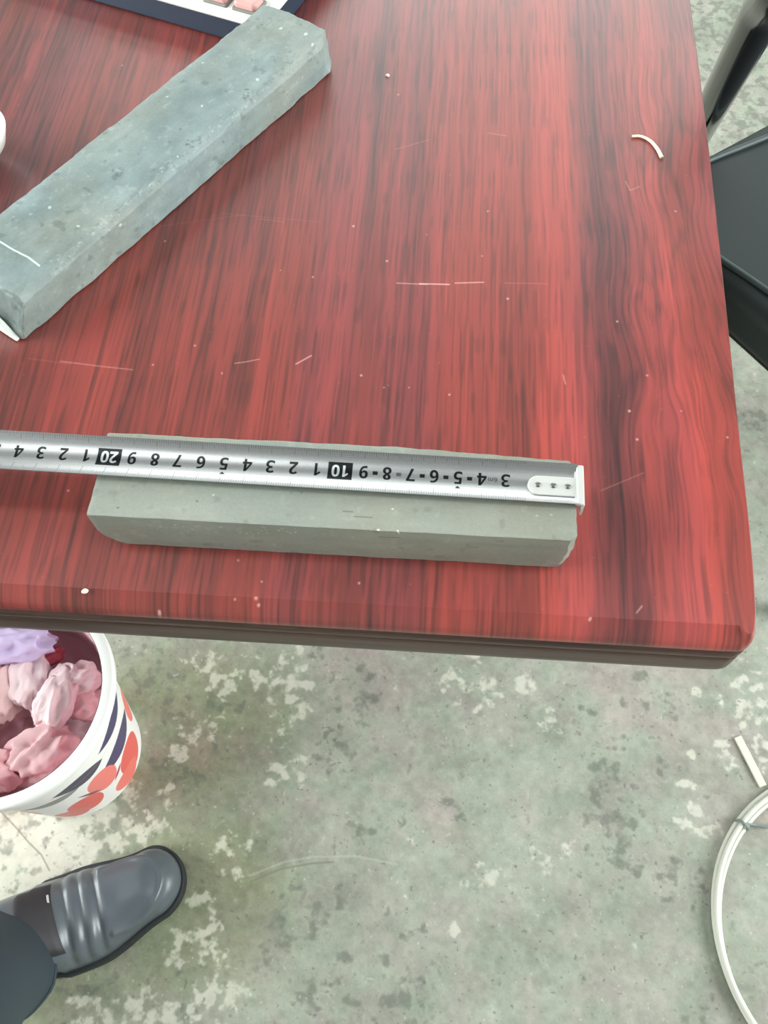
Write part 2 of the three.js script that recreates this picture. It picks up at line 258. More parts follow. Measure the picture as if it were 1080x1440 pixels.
  mesh('edge_band', mergeGeometries([loft(bandProf, false).toNonIndexed(), cap(-.0030, TOP - .0386, false).toNonIndexed()]), bandM, table);
  for (const x of [-1.12, -.11]) mesh('leg_panel', box(.03, TOP - .0386, .32, x, (TOP - .0386) / 2, -.52, .004), bandM, table);
  mesh('modesty_panel', box(.98, .30, .018, -.615, .54, -.6, .003), bandM, table);
}

// ------------------------------------------------------------------ whetstones
// a bar of stone lying along its own x axis, base on y = 0; worn edges, rounded lower ends, plane cuts for chips
function stoneBar(L, Wd, T, { r = .0015, rough = .0005, lower = [0, 0], cuts = [], seed = 1, wear = 1.5, warp = null }) {
  const g = new THREE.BoxGeometry(L, T, Wd, 150, 22, 34), p = g.attributes.position, uv = g.attributes.uv, v = V(0, 0, 0), c = V(0, 0, 0);
  for (let i = 0; i < p.count; i++) {
    v.fromBufferAttribute(p, i);
    const edge = r * (1 - wear / 2 + wear * n3(v.x * 90, v.y * 200, v.z * 90, seed));
    c.set(clamp(v.x, -L / 2 + edge, L / 2 - edge), clamp(v.y, -T / 2 + edge, T / 2 - edge), clamp(v.z, -Wd / 2 + edge, Wd / 2 - edge));
    const d = v.clone().sub(c), l = d.length(); if (l > edge) v.copy(c).addScaledVector(d, edge / l);
    for (const s of [-1, 1]) {                             // rounded lower corners of the ends
      const rb = lower[s < 0 ? 0 : 1]; if (!rb) continue;
      const ox = s * (L / 2 - rb), oy = -T / 2 + rb, dx = v.x - ox, dy = v.y - oy, q = Math.hypot(dx, dy);
      if (dx * s > 0 && dy < 0 && q > rb) { v.x = ox + dx * rb / q; v.y = oy + dy * rb / q; }
    }
    for (const k of cuts) { const e = k.n[0] * v.x + k.n[1] * v.y + k.n[2] * v.z - k.d + .0012 * (n3(v.x * 300, v.y * 300, v.z * 300, 7) - .5) * (k.rough || 1); if (e > 0) { v.x -= k.n[0] * e; v.y -= k.n[1] * e; v.z -= k.n[2] * e; } }
    const u = v.x, w = v.z + (Math.abs(v.z) > Wd / 2 - .003 ? Math.sign(v.z) * (T / 2 - v.y) : 0), ue = u + (Math.abs(v.x) > L / 2 - .003 ? Math.sign(v.x) * (T / 2 - v.y) : 0);
    uv.setXY(i, .5 + ue / .32, .5 - w / .16);
    const nn = rough * ((n3(v.x * 120, v.y * 120, v.z * 120, seed + 2) - .5) * 1.6 + (n3(v.x * 420, v.y * 420, v.z * 420, seed + 9) - .5) * .9);
    const nd = V(v.x / L, v.y / T, v.z / Wd), m = Math.max(Math.abs(nd.x), Math.abs(nd.y), Math.abs(nd.z));
    if (Math.abs(nd.x) > m - .03) v.x += Math.sign(nd.x) * nn * 1.6; if (Math.abs(nd.z) > m - .03) v.z += Math.sign(nd.z) * nn; if (nd.y > m - .03) v.y += nn * .5;
    if (warp) warp(v);
    p.setXYZ(i, v.x, v.y + T / 2, v.z);
  }
  const mg = mergeVertices(g, 1e-7);
  return toCreasedNormals(mg, .55);
}
const LS = 1 / .32 * 1024;                                 // stone texture: texels a metre along
function stoneTexture(base, vary, seed, extra) {
  const c = paint(1024, 512, (x, y) => {
    const X = x / LS, Y = y / LS;
    const a = fbm(X * 28, Y * 40, 4, seed), b = fbm(X * 120, Y * 160, 3, seed + 5), s = vn(X * 1500, Y * 1500, seed + 8), st = fbm(X * 30, Y * 260, 3, seed + 11);
    let k = (a - .5) * vary[0] + (b - .5) * vary[1] + (s - .5) * vary[2] + (st - .5) * vary[3];
    const fl = sm(.74, .84, fbm(X * 230, Y * 230, 2, seed + 15)) * 26 - sm(.76, .86, fbm(X * 190, Y * 190, 2, seed + 19)) * 40;
    k += fl * vary[4];
    const tint = (fbm(X * 22 + 5, Y * 22, 3, seed + 30) - .5) * vary[5];
    return [base[0] + k - tint, base[1] + k + tint * .1, base[2] + k + tint];
  });
  extra(c.getContext('2d'));
  return tex(c);
}
{
  // the pale stone under the tape; its corners surveyed from the photograph
  const h = .0265, bl = P(150, 603, TOP + h), br = P(800, 643, TOP + h), fr = P(808, 757, TOP + h), fl = P(135, 730, TOP + h);
  const L0 = bl.clone().add(fl).multiplyScalar(.5), R0 = br.clone().add(fr).multiplyScalar(.5), mid = L0.clone().add(R0).multiplyScalar(.5), ang = Math.atan2(-(R0.z - L0.z), R0.x - L0.x);
  const len = L0.distanceTo(R0) + .004, wid = .0415;
  const g = stoneBar(len, wid, h, { r: .0010, rough: .00035, wear: .5, lower: [.0165, .010], seed: 4, cuts: [{ n: [.55, 0, -.835], d: len / 2 * .55 + wid / 2 * .835 - .0045, rough: 2 }, { n: [.6, 0, .8], d: len / 2 * .6 + wid / 2 * .8 - .0022, rough: 2 }, { n: [.04, .25, -.967], d: wid / 2 * .967 + h / 2 * .25 + .0007, rough: .6 }] });
  const map = stoneTexture([140, 145, 135], [14, 9, 7, 9, .25, 12], 3, (q) => {
    const at = (px, py) => { const w = P(px, py, TOP + h).sub(mid); const ca = Math.cos(ang), sa = Math.sin(ang); const x = w.x * ca - w.z * sa, z = w.x * sa + w.z * ca; return [(.5 + x / .32) * 1024, (.5 + z / .16) * 512]; };
    const L = (a, b, w, col) => { q.strokeStyle = col; q.lineWidth = w; q.beginPath(); q.moveTo(...at(...a)); q.lineTo(...at(...b)); q.stroke(); };
    const D = (a, r, col) => { q.fillStyle = col; q.beginPath(); q.ellipse(...at(...a), r, r * .7, 0, 0, 7); q.fill(); };
    D([166, 714], 1.6, 'rgba(70,74,64,.8)'); D([277, 705], 1.6, 'rgba(70,74,64,.8)'); D([424, 693], 1.4, 'rgba(70,74,64,.7)'); D([300, 696], 1.4, 'rgba(226,230,216,.9)'); D([552, 716], 1.6, 'rgba(226,230,216,.9)');
    L([482, 719], [497, 720], 1.5, 'rgba(92,96,86,.8)'); L([497, 726], [524, 728], 1.3, 'rgba(92,96,86,.8)'); D([532, 745], 2.2, 'rgba(232,234,222,.9)'); L([559, 745], [561, 752], 2, 'rgba(232,234,222,.9)'); D([755, 725], 2, 'rgba(190,184,150,.7)'); D([775, 724], 2, 'rgba(190,184,150,.7)'); L([530, 762], [562, 764], 1.4, 'rgba(76,80,72,.8)');
    const r = rng(12); for (let i = 0; i < 70; i++) { const x = 200 + r() * 260, y = 744 + r() * 24; D([x, y], .5 + r() * 1.6, `rgba(206,214,202,${.25 + .4 * r()})`); }
  });
  const o = mesh('whetstone', g, std({ map, roughness: .62 })); o.position.set(mid.x, TOP, mid.z); o.rotation.y = ang;
  tag(o, 'pale grey whetstone bar lying under the silver measuring tape', 'whetstone');
}
{
  const u = V(.53, 0, -.848), v = V(.848, 0, .53), h = .025, u0 = -.0665, u1 = .1925, v0 = -.4195, v1 = -.3685;
  const mid = V(0, 0, 0).addScaledVector(u, (u0 + u1) / 2).addScaledVector(v, (v0 + v1) / 2), len = u1 - u0, wid = v1 - v0;
  const g = stoneBar(len, wid, h, { r: .0026, rough: .0009, wear: 1.1, lower: [0, 0], seed: 21, cuts: [{ n: [-.86, .42, .29], d: .86 * len / 2 + .42 * h / 2 + .29 * wid / 2 - .0105, rough: 3 }, { n: [.45, .1, .887], d: len / 2 * .45 + wid / 2 * .887 - .004, rough: 2 }, { n: [.7, .6, -.39], d: len / 2 * .7 + h / 2 * .6 + wid / 2 * .39 - .0035, rough: 3 }, { n: [0, .52, .854], d: h / 2 * .52 + wid / 2 * .854 - .0022, rough: 1.5 }] });
  const ang = Math.atan2(-u.z, u.x);
  const map = stoneTexture([126, 139, 136], [34, 24, 9, 10, .4, 16], 40, (q) => {
    const at = (px, py) => { const w = P(px, py, TOP + h).sub(mid); return [(.5 + w.dot(u) / .32) * 1024, (.5 + w.dot(v) / .16) * 512]; };
    const L = (pts, w, col) => { q.strokeStyle = col; q.lineWidth = w; q.beginPath(); pts.forEach((p, i) => q[i ? 'lineTo' : 'moveTo'](...at(...p))); q.stroke(); };
    L([[-6, 336], [20, 352], [40, 362], [56, 374]], 3, 'rgba(214,236,230,.9)');
    const r0 = rng(8), blot = (px, py, n, sp, col) => { q.fillStyle = col; for (let i = 0; i < n; i++) { const [x, y] = at(px + (r0() - .5) * sp * 1.3, py + (r0() - .5) * sp); q.beginPath(); q.ellipse(x, y, 1 + r0() * 3.4, .8 + r0() * 2, r0() * 3, 0, 7); q.fill(); } };
    blot(349, 132, 16, 14, 'rgba(58,70,70,.35)'); blot(272, 202, 18, 16, 'rgba(66,80,80,.32)'); blot(166, 242, 12, 12, 'rgba(70,84,82,.32)'); blot(400, 90, 26, 36, 'rgba(74,88,88,.2)'); blot(370, 36, 30, 22, 'rgba(92,106,104,.3)'); blot(150, 215, 50, 60, 'rgba(112,134,112,.2)'); blot(80, 250, 24, 40, 'rgba(170,186,190,.2)');
    for (let k = 0; k < 60; k++) { const t = k / 60; blot(mix(90, 400, t), mix(362, 98, t), 2, 14, r0() > .5 ? 'rgba(172,192,186,.3)' : 'rgba(86,102,100,.28)'); }
    const r = rng(31); for (const d of [[362, 112, 4], [70, 292, 3.5], [284, 149, 3], [178, 310, 3.5], [110, 318, 3], [285, 88, 2.5], [395, 40, 4], [430, 48, 5], [440, 62, 4], [250, 220, 2.6], [235, 136, 2.4]]) { q.fillStyle = 'rgba(196,214,208,.75)'; q.beginPath(); q.ellipse(...at(d[0], d[1]), d[2], d[2] * .7, r() * 3, 0, 7); q.fill(); }
    for (let i = 0; i < 160; i++) { q.fillStyle = r() > .5 ? `rgba(190,208,200,${.2 + .3 * r()})` : `rgba(84,100,98,${.2 + .3 * r()})`; q.beginPath(); q.ellipse(r() * 1024, r() * 512, .8 + r() * 3, .6 + r() * 1.6, r() * 3, 0, 7); q.fill(); }
  });
  const o = mesh('whetstone', g, std({ map, roughness: .6 })); o.position.set(mid.x, TOP, mid.z); o.rotation.y = ang;
  const fs = new THREE.Shape([[0, .0006], [.006, .0052], [.012, .0082], [.0165, .0124], [.0225, .0138], [.034, .0165], [.048, .0145], [.048, .0006]].map((p) => new THREE.Vector2(...p)));
  const fg = new THREE.ExtrudeGeometry(fs, { depth: .0012, bevelEnabled: true, bevelSize: .0005, bevelThickness: .0006, bevelSegments: 2 }); fg.rotateY(-Math.PI / 2);
  // shape x runs from the near corner back across the end, y up
  fg.scale(1, 1, -1); { const ix = fg.attributes.position, nv = fg.attributes.normal; for (let i = 0; i < ix.count; i += 3) for (const a of [ix, nv]) { const b = [a.getX(i), a.getY(i), a.getZ(i)]; a.setXYZ(i, a.getX(i + 1), a.getY(i + 1), a.getZ(i + 1)); a.setXYZ(i + 1, ...b); } }
  fg.computeVertexNormals();
  const facet = mesh('broken_facet', fg, std({ color: rgb(222, 230, 224), roughness: .8 }), o); facet.scale.y = 1.6; facet.position.set(-len / 2 - .0004, .0006, wid / 2 - .0035); facet.userData.label = 'pale freshly broken face at the near end';
  tag(o, 'dark blue-grey whetstone with chipped ends, lying diagonally across the far corner', 'whetstone');
}

// ------------------------------------------------------------------ measuring tape
{
  const y0 = TOP + .0268;                                   // underside of the blade on the stone
  const A = P(812, 684.5, y0 + .001), B = P(-10, 635, y0 + .001), dir = B.clone().sub(A).setY(0).normalize();   // from the hook towards the case
  const t = thing('tape_measure', 'silver steel measuring tape blade laid along the pale whetstone', 'tape measure', [A.x, y0, A.z], Math.atan2(-dir.z, dir.x));
  // own axes: x along the blade away from the hook, z to the far edge of the table is negative after the turn -> far side is +z here
  const LB = .36, WB = .0192, SAG = .0031, CW = 2048, CH = 128, PX = CW / LB;
  const c = paint(CW, CH, (x, y) => { const k = 184 + 14 * (fbm(x * .004, y * .3, 3, 4) - .5) + 10 * (vn(x * .5, y * .5, 6) - .5); return [k, k + 2, k + 3]; });
  const g = c.getContext('2d');
  // canvas x runs from the hook (0) to the case, y from the near edge (0) to the far edge (CH): the print stands upright for a reader on the far side
  g.fillStyle = 'rgba(70,74,78,.75)';
  for (let mm = 22; mm < LB * 1000 - 2; mm++) { const X = mm / 1000 * PX, l = mm % 10 === 0 ? 34 : mm % 5 === 0 ? 22 : 14; g.fillRect(X - .5, 0, mm % 10 ? .7 : 1.1, l); g.fillRect(X - .5, CH - l * .55, .7, l * .55); }
  const v = CH * .54;
  const glyph = (s, X, size, col, dx = 0) => { g.save(); g.translate(X, v); g.scale(-1, -1); g.translate(dx, 0); g.scale(-1, 1); g.scale(1, 1.0); g.restore(); };
  const text = (s, mm, size, col, off = 0) => { g.save(); g.translate(mm / 1000 * PX, v + off); g.scale(.8, 1); g.fillStyle = col; g.font = `bold ${size}px sans-serif`; g.textAlign = 'center'; g.textBaseline = 'middle'; g.fillText(s, 0, 0); g.restore(); };
  for (let n = 3; n < 35; n++) {
    const mm = n * 10;
    if (n % 10 === 0) { g.fillStyle = '#1c2022'; g.fillRect((mm - 5.2) / 1000 * PX, v - 27, .0104 * PX, 54); text(String(n), mm, 50, '#dfe4e4', 2); g.strokeStyle = '#1c2022'; }
    else {
      text(String(n % 10), mm, 54, '#202426', 2);
      if (n % 5 === 0) { g.fillStyle = '#202426'; g.beginPath(); const X = mm / 1000 * PX; g.moveTo(X - 7, v - 34); g.lineTo(X + 7, v - 34); g.lineTo(X, v - 25); g.moveTo(X, v - 42); g.fill(); }
    }
    if (n >= 4 && n <= 8) { g.fillStyle = n === 7 ? 'rgba(60,62,64,.55)' : '#2c2f30'; g.fillRect((mm + 4.0) / 1000 * PX, v - 4, 12, 11); }
  }
  text('6m', 35.4, 20, 'rgba(70,74,76,.7)', 2);
  const bladeM = phys({ map: tex(c), metalness: .86, roughness: .34, clearcoat: .2, clearcoatRoughness: .25 });
  const prof = (s) => SAG * ((2 * s - 1) ** 2);
  const top = grid(120, 16, (a, b) => [a * LB, prof(b) + .0005, (b - .5) * WB], (a, b) => [a, 1 - b]);
  const bot = grid(120, 16, (a, b) => [(1 - a) * LB, prof(b), (b - .5) * WB], (a, b) => [1 - a, 1 - b]);
  const side = (b) => grid(120, 1, (a, q) => [b ? a * LB : (1 - a) * LB, prof(b) + .0005 * (1 - q), (b - .5) * WB], () => [.002, .5]);
  const fix = (gg, flip) => { if (flip) { const ix = gg.index.array; for (let i = 0; i < ix.length; i += 3) { const q = ix[i]; ix[i] = ix[i + 1]; ix[i + 1] = q; } gg.computeVertexNormals(); } return gg; };
  mesh('blade', mergeGeometries([fix(top, true), fix(bot, true), fix(side(0), false), fix(side(1), false)]), bladeM, t);
  // hook: riveted plate on the blade and the bent tab over the end of the stone
  const hookM = std({ color: rgb(214, 216, 212), metalness: .35, roughness: .42 });
  const pl = new THREE.Shape(), pw = .0042, x1 = .0205; pl.moveTo(-.0008, -pw); pl.lineTo(x1 - pw, -pw); pl.absarc(x1 - pw, 0, pw, -Math.PI / 2, Math.PI / 2, false); pl.lineTo(-.0008, pw); pl.closePath();
  const plate = new THREE.ExtrudeGeometry(pl, { depth: .0007, bevelEnabled: true, bevelSize: .0003, bevelThickness: .0002, bevelSegments: 2 }); plate.rotateX(Math.PI / 2); plate.translate(0, .0019, -.0008);
  const neck = box(.0028, .0009, .0182, -.0002, .0016, 0, .0003);
  const tab = box(.0011, .0085, .0190, -.0021, -.0020, 0, .0004);
  const lip = box(.0030, .0012, .0190, -.0010, .0024, 0, .0005);
  const hook = mesh('hook', mergeGeometries([plate, neck.index ? neck.toNonIndexed() : neck, tab.index ? tab.toNonIndexed() : tab, lip.index ? lip.toNonIndexed() : lip].map((q) => q.index ? q.toNonIndexed() : q)), hookM, t);
  const rivG = new THREE.SphereGeometry(.0013, 14, 8, 0, 7, 0, Math.PI / 2); rivG.scale(1, .55, 1);
  const rivM = std({ color: rgb(120, 120, 116), metalness: .8, roughness: .4 });
  for (const x of [.0042, .0102, .0166]) { const r = mesh('rivet', rivG, rivM, hook); r.position.set(x, .0021, -.0008); }
  // the case stands on the table beyond the left edge of the picture
  const cs = new THREE.Shape(); const w = .062, hh = .058, r = .016; cs.moveTo(0, 0); cs.lineTo(w - r, 0); cs.absarc(w - r, r, r, -Math.PI / 2, 0, false); cs.lineTo(w, hh - r); cs.absarc(w - r, hh - r, r, 0, Math.PI / 2, false); cs.lineTo(r, hh); cs.absarc(r, hh - r, r, Math.PI / 2, Math.PI, false); cs.lineTo(0, 0);
  const cg = new THREE.ExtrudeGeometry(cs, { depth: .026, bevelEnabled: true, bevelSize: .002, bevelThickness: .002, bevelSegments: 3, curveSegments: 10 }); cg.translate(LB - .008, -.0268 + .0022, -.013);
  mesh('case', cg, std({ color: rgb(52, 54, 56), roughness: .5 }), t);
}

// ------------------------------------------------------------------ calculator at the top edge
{
  const a = P(200, -10, TOP + .018), b = P(335, 28, TOP + .018), d = b.clone().sub(a).setY(0).normalize(), n = V(d.z, 0, -d.x);   // n points away from the viewer
  const c = P(384, 20, TOP + .018), end = a.clone().addScaledVector(d, c.clone().sub(a).dot(d)), LW = .20, LD = .15;
  const o = thing('calculator', 'white desk calculator with pinkish keys and dark blue base', 'calculator', [end.x, TOP, end.z], Math.atan2(-d.z, d.x));
  const base = box(LW - .004, .0155, LD - .004, -LW / 2, .00775, -LD / 2, .002);
  mesh('base', base, std({ color: rgb(44, 58, 76), roughness: .4 }), o);
  const key = (s) => s;
  const top = box(LW, .0030, LD, -LW / 2, .0168, -LD / 2, .0012);
  mesh('faceplate', top, std({ color: rgb(232, 234, 230), roughness: .45 }), o);
  const keyG = new RoundedBoxGeometry(.0148, .006, .0128, 3, .0022), rimG = new RoundedBoxGeometry(.0172, .003, .0152, 2, .0014);
  const pinkM = std({ color: rgb(218, 160, 156), roughness: .45 }), greyM = std({ color: rgb(150, 150, 146), roughness: .45 }), rimM = std({ color: rgb(120, 118, 112), roughness: .5 });
  for (let i = 0; i < 9; i++) for (let j = 0; j < 4; j++) {
    const k = mesh('key', keyG, i % 5 === 4 || j > 1 ? greyM : pinkM, o); k.position.set(-.017 - i * .0205, .0207, -.0145 - j * .019);
    const q = mesh('key_surround', rimG, rimM, k); q.position.set(0, -.0022, 0);
  }
  mesh('display', box(.15, .002, .035, -LW / 2, .0188, -.118, .0008), std({ color: rgb(92, 104, 92), roughness: .25 }), o);
}

// ------------------------------------------------------------------ small cup at the left edge, scraps on the table
{
  const c = P(-62, 183, TOP + .024), r = P(5, 184, TOP + .024).distanceTo(c);
  const pts = [[0, .003], [r * .3, .003], [r * .5, .006], [r * .82, .015], [r * .95, .0225], [r * .975, .024], [r, .0228], [r * .87, .014], [r * .54, .004], [r * .40, .001], [r * .36, 0], [0, 0]].map((p) => new THREE.Vector2(...p));
  const o = thing('saucer', 'small white saucer at the left edge beside the dark whetstone', 'saucer', [c.x, TOP, c.z]);
  const g = new THREE.LatheGeometry(pts, 48); mesh('dish', g, phys({ color: rgb(240, 240, 236), roughness: .25, side: THREE.DoubleSide }), o);
  const ft = new THREE.TorusGeometry(r * .36, .0018, 8, 40); ft.rotateX(Math.PI / 2); ft.translate(0, .002, 0); mesh('foot_ring', ft, std({ color: rgb(232, 232, 228), roughness: .4 }), o);
}
{
  const q = [[889, 191], [901, 191], [914, 197], [924, 208], [931, 221]].map((p) => P(p[0], p[1], TOP + .0012));
  const g = grid(30, 10, (a, b) => { const p = new THREE.CatmullRomCurve3(q).getPoint(a), t = new THREE.CatmullRomCurve3(q).getTangent(a), s = V(-t.z, 0, t.x), an = b * 2 * Math.PI, w = .00105 * (.75 + .45 * a); p.addScaledVector(s, Math.cos(an) * w); p.y += Math.sin(an) * .0006; return [p.x, p.y - .0003, p.z]; });
  tag(mesh('shaving', g, std({ color: rgb(238, 230, 200), roughness: .5, side: THREE.DoubleSide })), 'curled cream plastic shaving lying on the right of the table', 'shaving');
  const chip = (px, py, r, label, seed) => {
    const p = P(px, py, TOP), gg = new THREE.IcosahedronGeometry(r, 2), a = gg.attributes.position;
    for (let i = 0; i < a.count; i++) { const x = a.getX(i), y = a.getY(i), z = a.getZ(i), k = .7 + .6 * n3(x / r + 3, y / r, z / r, seed); a.setXYZ(i, x * k * 1.15, Math.max(y * k * .6, -r * .35), z * k); }
    gg.computeVertexNormals(); const m = mesh('stone_crumb', gg, std({ color: rgb(232, 222, 208), roughness: .8 })); m.position.set(p.x, TOP + r * .35, p.z);
    tag(m, label, 'crumb');
  };
  chip(120, 832, .0013, 'white crumb on the front rim of the table above the bucket', 2);
  chip(545, 107, .0012, 'pale crumb on the far part of the table right of the diagonal whetstone', 6);
}

// ------------------------------------------------------------------ chair beside the table
{
  const e1 = V(.79, 0, -.613), e2 = V(.613, 0, .79), corner = V(.046, 0, -.597), S = .42;
  const ctr = corner.clone().addScaledVector(e1, S / 2).addScaledVector(e2, S / 2);
  const o = thing('chair', 'black vinyl chair with a glossy black tube frame beside the table', 'chair', [ctr.x, 0, ctr.z], Math.atan2(-e1.z, e1.x));
  // own axes: x along the back edge, z from the back to the front
  const vinyl = std({ color: rgb(36, 47, 47), roughness: .6 }), tubeM = phys({ color: rgb(15, 15, 18), roughness: .13, specularIntensity: .6 });
  const sg = new RoundedBoxGeometry(S, .06, S, 6, .02), p = sg.attributes.position;
  for (let i = 0; i < p.count; i++) { const x = p.getX(i), y = p.getY(i), z = p.getZ(i); if (y > 0) p.setY(i, y + .006 * (1 - (2 * x / S) ** 2) * (1 - (2 * z / S) ** 2) ); }
  sg.computeVertexNormals(); sg.translate(0, .42, 0);
  const seat = mesh('seat', sg, vinyl, o);
  const s2 = S / 2 - .026, pip = [V(-s2, .4505, -s2), V(0, .452, -s2 - .001), V(s2, .4505, -s2), V(s2 + .001, .452, 0), V(s2, .4505, s2), V(0, .452, s2 + .001), V(-s2, .4505, s2), V(-s2 - .001, .452, 0)];
  mesh('piping', tube(pip, .0032, 120, 8, true), std({ color: rgb(70, 84, 84), roughness: .5 }), seat);
  mesh('seat_pan', box(S - .04, .02, S - .04, 0, .381, 0, .006), std({ color: rgb(24, 25, 26), roughness: .6 }), o);
  const r = .0150;
  const loc = (w) => { const d = w.clone().sub(ctr); return V(d.dot(e1), w.y, d.dot(e2)); };
  const up = loc(P(1074, 15, .72)), foot = loc(P(986, 180, .45));
  for (const s of [-1, 1]) {
    const fx = s < 0 ? -Math.abs(foot.x) : Math.abs(foot.x) + .07, tx = s < 0 ? -Math.abs(up.x) : Math.abs(up.x) + .07;
    mesh('back_upright', rod([.40, .45, .54, .63, .72, .80].map((y) => V(mix(fx, tx, (y - .45) / .27), y, mix(foot.z, up.z, (y - .45) / .27))).concat([V(tx + s * .02, .92, up.z - .01)]), r, 60, 18), tubeM, o);
    mesh('bracket', rod([V(fx * .98, .37, -S / 2 + .06), V(fx, .375, (foot.z - S / 2) / 2 - .0), V(mix(fx, tx, -.18), .40, mix(foot.z, up.z, -.18))], .009, 24, 10), tubeM, o);
  }
  for (const [x, z] of [[-.135, .175], [-.15, -.17], [.17, .17], [.185, -.145]]) mesh('leg', rod([V(x, .372, z), V(x, .2, z), V(x * 1.02, .011, z * 1.02)], .011, 20, 12), tubeM, o);
  mesh('backrest', new RoundedBoxGeometry(.40, .26, .045, 5, .02).translate(0, .98, up.z + .02), vinyl, o);
}

// ------------------------------------------------------------------ paper bin with its liner and tissues
{
  const C = V(-.5530, 0, -.0957), RT = .1045, RB = .078, HB = .25;
  const o = thing('waste_bin', 'white plastic waste bin printed with coral and purple petals', 'waste bin', [C.x, 0, C.z]);
  const q = canvas(1024, 256), g = q.getContext('2d'); g.fillStyle = '#f2f0ee'; g.fillRect(0, 0, 1024, 256);
  // u: angle from +x towards +z; the print repeats twice round the bin
  const U = (deg) => ((deg + 360) % 360) / 360 * 1024, Y = (v) => (1 - v) * 256;
  const petal = (deg, v, w, h, turn, col) => { for (const rep of [0, 120, 240]) for (const wrap of [-1024, 0, 1024]) { g.save(); g.translate(U(deg + rep) + wrap, Y(v)); g.rotate(turn); g.fillStyle = col; g.beginPath(); g.moveTo(-w, 0); g.quadraticCurveTo(-w * .2, -h * 1.3, w, 0); g.quadraticCurveTo(-w * .2, h * 1.3, -w, 0); g.fill(); g.restore(); } };
  const blob = (deg, v, w, h, turn, col) => { for (const rep of [0, 120, 240]) for (const wrap of [-1024, 0, 1024]) { g.save(); g.translate(U(deg + rep) + wrap, Y(v)); g.rotate(turn); g.fillStyle = col; g.beginPath(); g.ellipse(0, 0, w, h, 0, 0, 7); g.fill(); g.restore(); } };
  petal(2, .75, 62, 24, .02, '#4a4468'); petal(10, .50, 74, 34, .05, '#50486a'); petal(42, .68, 52, 26, -.1, '#484458'); petal(66, .60, 60, 16, .1, '#8c8c86');
  blob(6, .22, 46, 44, .1, '#e4655e'); blob(34, .42, 34, 38, .3, '#ee8078'); blob(56, .26, 40, 36, .4, '#e25c58'); blob(20, .1, 44, 26, 0, '#ec7a70'); blob(72, .16, 40, 26, .1, '#e06a66'); blob(96, .4, 30, 40, .1, '#ee8078');
  petal(47, .40, 26, 7, -.8, '#7a4a50'); petal(24, .30, 22, 6, .6, '#a85058');
  const map = tex(q, true, THREE.RepeatWrapping);
  const wall = grid(96, 12, (a, b) => { const r = mix(RB, RT, b), t = a * 2 * Math.PI; return [Math.cos(t) * r, b * (HB - .006), Math.sin(t) * r]; }, (a, b) => [a, b], true);
  mesh('wall', wall, std({ map, roughness: .42, side: THREE.DoubleSide }), o);
  const bottom = new THREE.CylinderGeometry(RB, RB, .004, 64); bottom.translate(0, .003, 0); const plain = std({ color: rgb(244, 244, 242), roughness: .4 });
  mesh('bottom', bottom, plain, o);
  const rp = [[RT - .0035, HB - .016], [RT - .0025, HB - .003], [RT - .001, HB], [RT + .0075, HB - .0005], [RT + .0095, HB - .004], [RT + .0085, HB - .015], [RT + .0055, HB - .017], [RT + .002, HB - .008]].map((p) => new THREE.Vector2(...p));
  mesh('rim', new THREE.LatheGeometry(rp, 96), std({ color: rgb(246, 246, 244), roughness: .4, side: THREE.DoubleSide }), o);
  // pink bin bag inside, crumpled, closing over the rubbish
  const lin = grid(120, 60, (a, b) => {
    const t = a * 2 * Math.PI, fold = fbm(Math.cos(t) * 5 + 9, Math.sin(t) * 5 + b * 4, 3, 66) - .5;
    let r, y; if (b < .55) { const k = b / .55; r = mix(RT - .0022, RB + .018, k) - .012 * Math.min(1, k * 5) * Math.abs(fold) - .0005; y = mix(HB - .002, .165, k); } else { const k = (b - .55) / .45; r = (RB + .018) * (1 - k); y = .165 + .03 * (fbm(Math.cos(t) * r * 40 + 5, Math.sin(t) * r * 40, 3, 67) - .5) * Math.min(1, k * 3); }
    return [Math.cos(t) * r, y, Math.sin(t) * r];
  }, null, true);
  mesh('bin_liner', lin, phys({ color: rgb(226, 186, 194), roughness: .45, side: THREE.DoubleSide }), o);
  // crumpled tissues, each its own
  const tissue = (px, py, h, r, sx, sz, turn, col, label, seed, name = 'crumpled_tissue', cat = 'tissue', group = 'crumpled tissues in the waste bin') => {
    r *= .84; const gg = mergeVertices(new THREE.IcosahedronGeometry(r, 14).deleteAttribute('normal').deleteAttribute('uv')), a = gg.attributes.position;
    for (let i = 0; i < a.count; i++) {
      const v = V(a.getX(i), a.getY(i), a.getZ(i)).divideScalar(r), f = 1.7;
      const ridge = 1 - 2 * Math.abs(n3(v.x * f + seed, v.y * f, v.z * f, seed) - .5) * 2.2, fine = 1 - 2 * Math.abs(n3(v.x * 4 + seed, v.y * 4, v.z * 4, seed + 4) - .5) * 2;
      const k = .62 + .42 * ridge + .14 * fine; a.setXYZ(i, v.x * k * r * sx, v.y * k * r * .62, v.z * k * r * sz);
    }
    gg.computeVertexNormals();
    const p = P(px, py, h + .034), m = mesh(name, gg, phys({ color: col, roughness: .85, side: THREE.DoubleSide })); m.position.copy(p); m.rotation.y = turn;
    tag(m, label, cat, group);
  };
  const wht = rgb(240, 216, 220), pk = rgb(238, 196, 200);
  tissue(42, 955, .165, .034, .75, 1.35, .25, wht, 'pale tissue twisted upright at the middle of the bin, beside the red scrap', 3);
  tissue(78, 985, .172, .030, .8, 1.4, -.1, wht, 'white tissue with a pointed top, nearest the middle of the waste bin', 9);
  tissue(105, 957, .168, .026, 1.15, .9, .3, rgb(232, 210, 214), 'tissue folded against the right side inside the waste bin', 14);
  tissue(112, 985, .158, .028, 1.25, .8, -.3, pk, 'pinkish tissue below the folded one on the right of the waste bin', 19);
  tissue(56, 1060, .168, .036, 1.2, .9, .5, pk, 'rounded pink tissue ball at the near side of the waste bin', 23);
